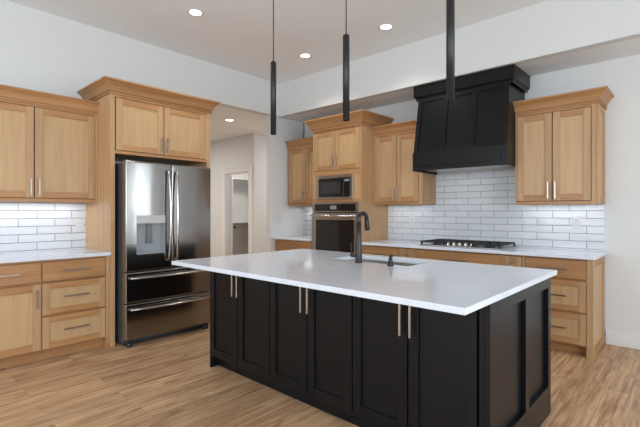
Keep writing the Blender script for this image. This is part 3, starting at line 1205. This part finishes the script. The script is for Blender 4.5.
sw = 0.05
wd = (1 - sw) / 3
for i in range(4):
    slant(i * wd, i * wd + sw, zb_, zt_)
for i in range(3):
    slant(i * wd + sw, (i + 1) * wd, 2.585, zt_)
    slant(i * wd + sw, (i + 1) * wd, zb_, 2.02)
mb.build('face_frame', BLACK, body, bevel=0.0015)
mb = MB()
xa, xb, ya = -2.478, -1.414, 4.325
mb.box(xa, xb, ya, ya + 0.02, 1.775, zb_)
mb.box(xa, xa + 0.02, ya + 0.02, YB - 0.002, 1.775, zb_)
mb.box(xb - 0.02, xb, ya + 0.02, YB - 0.002, 1.775, zb_)
mb.box(xa, xb, ya, YB - 0.002, zb_, zb_ + 0.008)
mb.box(xa + 0.05, xb - 0.05, ya - 0.006, ya + 0.001, 1.825, 1.935)
mb.build('apron', BLACK, hd, bevel=0.003)
mb = MB()
mb.box(xa + 0.021, xb - 0.021, ya + 0.021, YB - 0.01, 1.80, 1.815)
for k in range(3):
    mb.box(-2.32 + k * 0.26, -2.08 + k * 0.26, 4.45, 4.85, 1.793, 1.80)
mb.build('filter_liner', SINK_STEEL, hd, bevel=0.002)
HP = [(0.0, 0.0), (0.012, 0.0), (0.012, 0.12), (0.026, 0.20), (0.034, 0.26), (0.034, 0.94), (0.038, 0.97), (0.038, 1.0)]
mb = MB()
mb.sweep([(-2.468, YB - 0.002), (-2.468, 4.423), (-1.398, 4.423), (-1.398, YB - 0.002)], [(r, 2.615 + (2.786 - 2.615) * q) for r, q in HP])
mb.build('crown', BLACK, hd)

# ------------------------------------------------------------------ island
isl = thing('kitchen_island', 'black kitchen island with six shaker doors under a white top', 'kitchen island', (-1.86, 2.45, 0))
FI = Front('y', 1.935)
YK = 2.99
mb = MB()
mb.box(-3.022, -3.000, 1.937, YK, 0, 0.883)                   # left end to the floor
mb.box(-3.000, -0.74, YK - 0.02, YK, 0, 0.883)               # rear panel
mb.box(-3.000, -0.74, 1.957, YK - 0.02, 0.10, 0.118)         # bottom
mb.box(-3.000, -0.76, 2.005, 2.020, 0, 0.10)                 # toe kick
for x in (-2.24, -1.50):
    mb.box(x - 0.009, x + 0.009, 1.96, YK - 0.02, 0.118, 0.70)
mb.box(-3.000, -0.76, 1.937, 1.957, 0.87, 0.883)
mb.box(-3.000, -0.76, 1.937, 1.957, 0.10, 0.112)
mb.build('carcass', BLACK, isl, bevel=0.001, seg=1)
mb = MB()
mb.box(-0.757, -0.731, 1.930, 1.985, 0, 0.883)
mb.build('corner_post', BLACK, isl, bevel=0.002)
seams = [-3.000, -2.617, -2.240, -1.870, -1.500, -1.130, -0.760]
for i in range(6):
    a, b = seams[i], seams[i + 1]
    hx = (b - 0.030) if i % 2 == 0 else (a + 0.030)
    shaker(FI, 'door', a, b, 0.112, 0.87, isl, wood_=False, rail=0.058, pull_at=(hx, 0.735, True), hm=NICKEL, L=0.175, front=0.014, recess=0.012)
# right end: panelled frame down to the floor
mb = MB()
FX = Front('x', -0.705)
FX.box(mb, 1.985, YK, -0.045, -0.024, 0, 0.883)
pn = mb.build('end_panel', BLACK, isl)
mb = MB()
FX.box(mb, 1.930, 2.035, -0.026, 0, 0, 0.883)
FX.box(mb, 2.465, 2.53, -0.024, 0, 0.185, 0.815)
FX.box(mb, 2.935, YK, -0.024, 0, 0, 0.883)
FX.box(mb, 2.035, 2.935, -0.024, 0, 0, 0.185)
FX.box(mb, 2.035, 2.935, -0.024, 0, 0.815, 0.883)
mb.build('frame', BLACK, pn, bevel=0.0015)

SK = (-2.235, -1.515, 2.60, 2.99)
SK = (-2.235, -1.515, 2.59, 2.955)
mb = MB()
mb.slab_hole((-3.06, -0.688, 1.615, 3.08), SK, 0.884, 0.914)
tag(mb.build('countertop', QUARTZ, bevel=0.003, origin=(-1.87, 2.35, 0.884)), 'large white quartz top of the black kitchen island', 'countertop')

sk = thing('sink', 'stainless undermount sink set in the white island top', 'sink', (-1.875, 2.77, 0.70))
mb = MB()
a, b, c, d = SK
a, b, c, d = a - 0.006, b + 0.006, c - 0.006, d + 0.006
zb, zt = 0.69, 0.8835
mb.box(a - 0.003, a, c, d, zb, zt)
mb.box(b, b + 0.003, c, d, zb, zt)
mb.box(a - 0.003, b + 0.003, c - 0.003, c, zb, zt)
mb.box(a - 0.003, b + 0.003, d, d + 0.003, zb, zt)
mb.box(a - 0.003, b + 0.003, c - 0.003, d + 0.003, zb - 0.003, zb)
mb.build('bowl', SINK_STEEL, sk)
mb = MB()
mb.lathe(-1.875, 2.80, [(0, 0.694), (0.030, 0.694), (0.034, 0.697), (0.045, 0.697), (0.047, 0.6905)], seg=24)
mb.build('drain', CHROME, sk)

# faucet
fx, fy = -1.900, 2.515
fc = thing('faucet', 'matte black gooseneck pull-down faucet on the island', 'faucet', (fx, fy, 0.914))
mb = MB()
mb.lathe(fx, fy, [(0, 0.9145), (0.029, 0.9145), (0.029, 0.922), (0.026, 0.926), (0.0255, 1.02), (0.0215, 1.10), (0.0185, 1.22), (0, 1.22)], seg=24)
mb.build('body', MATTE_BLACK, fc)
mb = MB()
pts = [(fx, fy, 1.20), (fx, fy, 1.235)]
R_ = 0.050
dx, dy = 0.0, 1.0
for i in range(15):
    a = PI - PI * 0.99 * i / 14
    pts.append((fx + dx * (R_ + R_ * math.cos(a)), fy + dy * (R_ + R_ * math.cos(a)), 1.240 + R_ * math.sin(a)))
mb.tube(pts, 0.0165, seg=16)
mb.build('spout', MATTE_BLACK, fc)
mb = MB()
e = Vector(pts[-1])
dn = (Vector(pts[-1]) - Vector(pts[-2])).normalized()
mb.tube([e - dn * 0.004, e + dn * 0.02, e + dn * 0.075, e + dn * 0.085], [0.017, 0.0185, 0.022, 0.020], seg=16)
mb.build('spray_head', MATTE_BLACK, fc)
mb = MB()
mb.tube([(fx - 0.018, fy - 0.004, 0.968), (fx - 0.062, fy - 0.018, 0.968)], 0.0145, seg=14)
mb.tube([(fx - 0.055, fy - 0.016, 0.968), (fx - 0.060, fy - 0.018, 1.065)], [0.007, 0.0055], seg=10)
mb.build('lever', MATTE_BLACK, fc)

sd = thing('soap_dispenser', 'short matte black soap dispenser beside the island sink', 'soap dispenser', (-1.618, 2.515, 0.914))
mb = MB()
mb.lathe(-1.618, 2.515, [(0, 0.9145), (0.023, 0.9145), (0.023, 0.930), (0.018, 0.935), (0.015, 0.955), (0.015, 0.968), (0, 0.968)], seg=20)
mb.build('base', MATTE_BLACK, sd)
mb = MB()
mb.lathe(-1.618, 2.515, [(0, 0.966), (0.008, 0.966), (0.008, 0.976), (0.0125, 0.978), (0.0125, 0.993), (0.010, 0.996), (0, 0.996)], seg=20)
mb.tube([(-1.618, 2.515, 0.985), (-1.620, 2.548, 0.985), (-1.620, 2.556, 0.980)], [0.006, 0.005, 0.0045], seg=10)
mb.build('pump', MATTE_BLACK, sd)


# ------------------------------------------------------------------ pendants over the island
PX = [(-2.690, 'slim black cylinder pendant over the left end of the island, nearest the refrigerator'),
      (-1.890, 'slim black cylinder pendant over the middle of the island, above the faucet'),
      (-1.092, 'slim black cylinder pendant over the right end of the island, in front of the hood')]
first = None
for px, lab in PX:
    if first is None:
        p = thing('pendant_light', lab, 'pendant light', (px, 2.35, ZC), 'slim pendants over the island')
        mb = MB()
        mb.lathe(px, 2.35, [(0, ZC - 0.001), (0.058, ZC - 0.001), (0.058, ZC - 0.022), (0.054, ZC - 0.026), (0, ZC - 0.026)], seg=28)
        mb.build('canopy', MATTE_BLACK, p)
        mb = MB()
        mb.tube([(px, 2.35, ZC - 0.02), (px, 2.35, 2.585)], 0.0042, seg=10)
        mb.build('cord', MATTE_BLACK, p)
        mb = MB()
        mb.lathe(px, 2.35, [(0, 2.595), (0.008, 2.595), (0.010, 2.588), (0.022, 2.584), (0.0245, 2.580), (0.0245, 1.963), (0.021, 1.963), (0.021, 2.02), (0, 2.02)], seg=28)
        mb.build('lamp_shade', MATTE_BLACK, p)
        first = p
    else:
        p = copy_tree(first)
        p.location = (px, 2.35, ZC)
        p['label'] = lab

# ------------------------------------------------------------------ recessed downlights
first = None
for x, y, z, lab in ((-3.72, 2.22, ZC, 'round recessed ceiling light nearest the camera, above the refrigerator side'),
                     (-3.71, 3.78, ZC, 'round recessed ceiling light in the far corner of the raised ceiling'),
                     (-2.49, 3.78, ZC, 'round recessed ceiling light in the raised ceiling before the hood'),
                     (-5.61, 3.96, ZS, 'round recessed light in the low hall ceiling')):
    if first is None:
        p = thing('recessed_light', lab, 'ceiling light', (x, y, z), 'recessed ceiling lights')
        mb = MB()
        mb.lathe(x, y, [(0.058, z - 0.0035), (0.062, z - 0.006), (0.078, z - 0.005), (0.082, z - 0.0005)], seg=32)
        mb.build('trim_ring', WHITE_PLASTIC, p)
        mb = MB()
        mb.lathe(x, y, [(0, z - 0.003), (0.059, z - 0.003)], seg=32)
        mb.build('lens', LAMP, p)
        first = p
    else:
        p = copy_tree(first)
        p.location = (x, y, z)
        p['label'] = lab
    d = bpy.data.lights.new('downlight', 'SPOT')
    d.energy = 36
    d.color = (1.0, 0.94, 0.86)
    d.spot_size = math.radians(125)
    d.spot_blend = 0.8
    d.shadow_soft_size = 0.06
    o = bpy.data.objects.new('downlight', d)
    C.objects.link(o)
    o.location = (x, y, z - 0.02)

# under-cabinet lights
UC = (0.93, 0.97, 1.0)
area('under_cabinet_left', (-4.70, 1.02, 1.388), (0, 0, 0), 0.05, 0.9, 1.8, UC)
area('under_cabinet_corner', (-4.44, 4.80, 1.388), (0, 0, 0), 0.6, 0.04, 0.9, UC)
area('under_cabinet_middle', (-2.86, 4.80, 1.388), (0, 0, 0), 0.55, 0.04, 0.42, UC)
area('under_cabinet_end', (-1.06, 4.80, 1.368), (0, 0, 0), 0.55, 0.04, 0.42, UC)


# ------------------------------------------------------------------ outlets and switches
def outlet(x, y, z, facing, lab):
    t = thing('wall_outlet', lab, 'outlet', (x, y, z))
    fr = Front(facing, y if facing == 'y' else x)
    u = x if facing == 'y' else y
    mb = MB()
    fr.box(mb, u - 0.037, u + 0.037, 0.0005, 0.006, z - 0.06, z + 0.06)
    mb.build('plate', WHITE_PLASTIC, t, bevel=0.002)
    for s in (-1, 1):
        mb = MB()
        fr.box(mb, u - 0.017, u + 0.017, 0.006, 0.008, z + s * 0.023 - 0.017, z + s * 0.023 + 0.017, 0)
        for q in (-0.007, 0.007):
            fr.box(mb, u + q - 0.0012, u + q + 0.0012, 0.008, 0.0086, z + s * 0.023 - 0.005, z + s * 0.023 + 0.007, 1)
        mb.build('socket', [WHITE_PLASTIC, DARK], t)
    return t


outlet(-0.918, YB - 0.008, 1.19, 'y', 'white outlet on the tile below the wall cabinet right of the hood')
outlet(-2.82, YB - 0.008, 1.185, 'y', 'white outlet on the tile between the oven housing and cooktop')
outlet(XL + 0.008, 1.515, 1.155, 'x', 'white outlet on the tile left of the refrigerator')


def switch(u, v, z, facing, n, lab):
    fr = Front(facing, v)
    t = thing('light_switch', lab, 'light switch', (u, v, z) if facing == 'y' else (v, u, z))
    W = 0.035 + 0.023 * 2 * (n - 1) / 2
    mb = MB()
    fr.box(mb, u - 0.037 - 0.023 * (n - 1), u + 0.037 + 0.023 * (n - 1), 0.0005, 0.006, z - 0.06, z + 0.06)
    mb.build('plate', WHITE_PLASTIC, t, bevel=0.002)
    for i in range(n):
        c = u + (i - (n - 1) / 2) * 0.046
        mb = MB()
        fr.box(mb, c - 0.0165, c + 0.0165, 0.006, 0.0095, z - 0.033, z + 0.033)
        mb.build('rocker', WHITE_PLASTIC, t, bevel=0.001)
    return t


switch(4.34, XST, 1.18, 'x', 3, 'white triple light switch on the wall end beside the corner worktop')
switch(-7.39, YB, 1.15, 'y', 1, 'white light switch left of the pantry doorway')
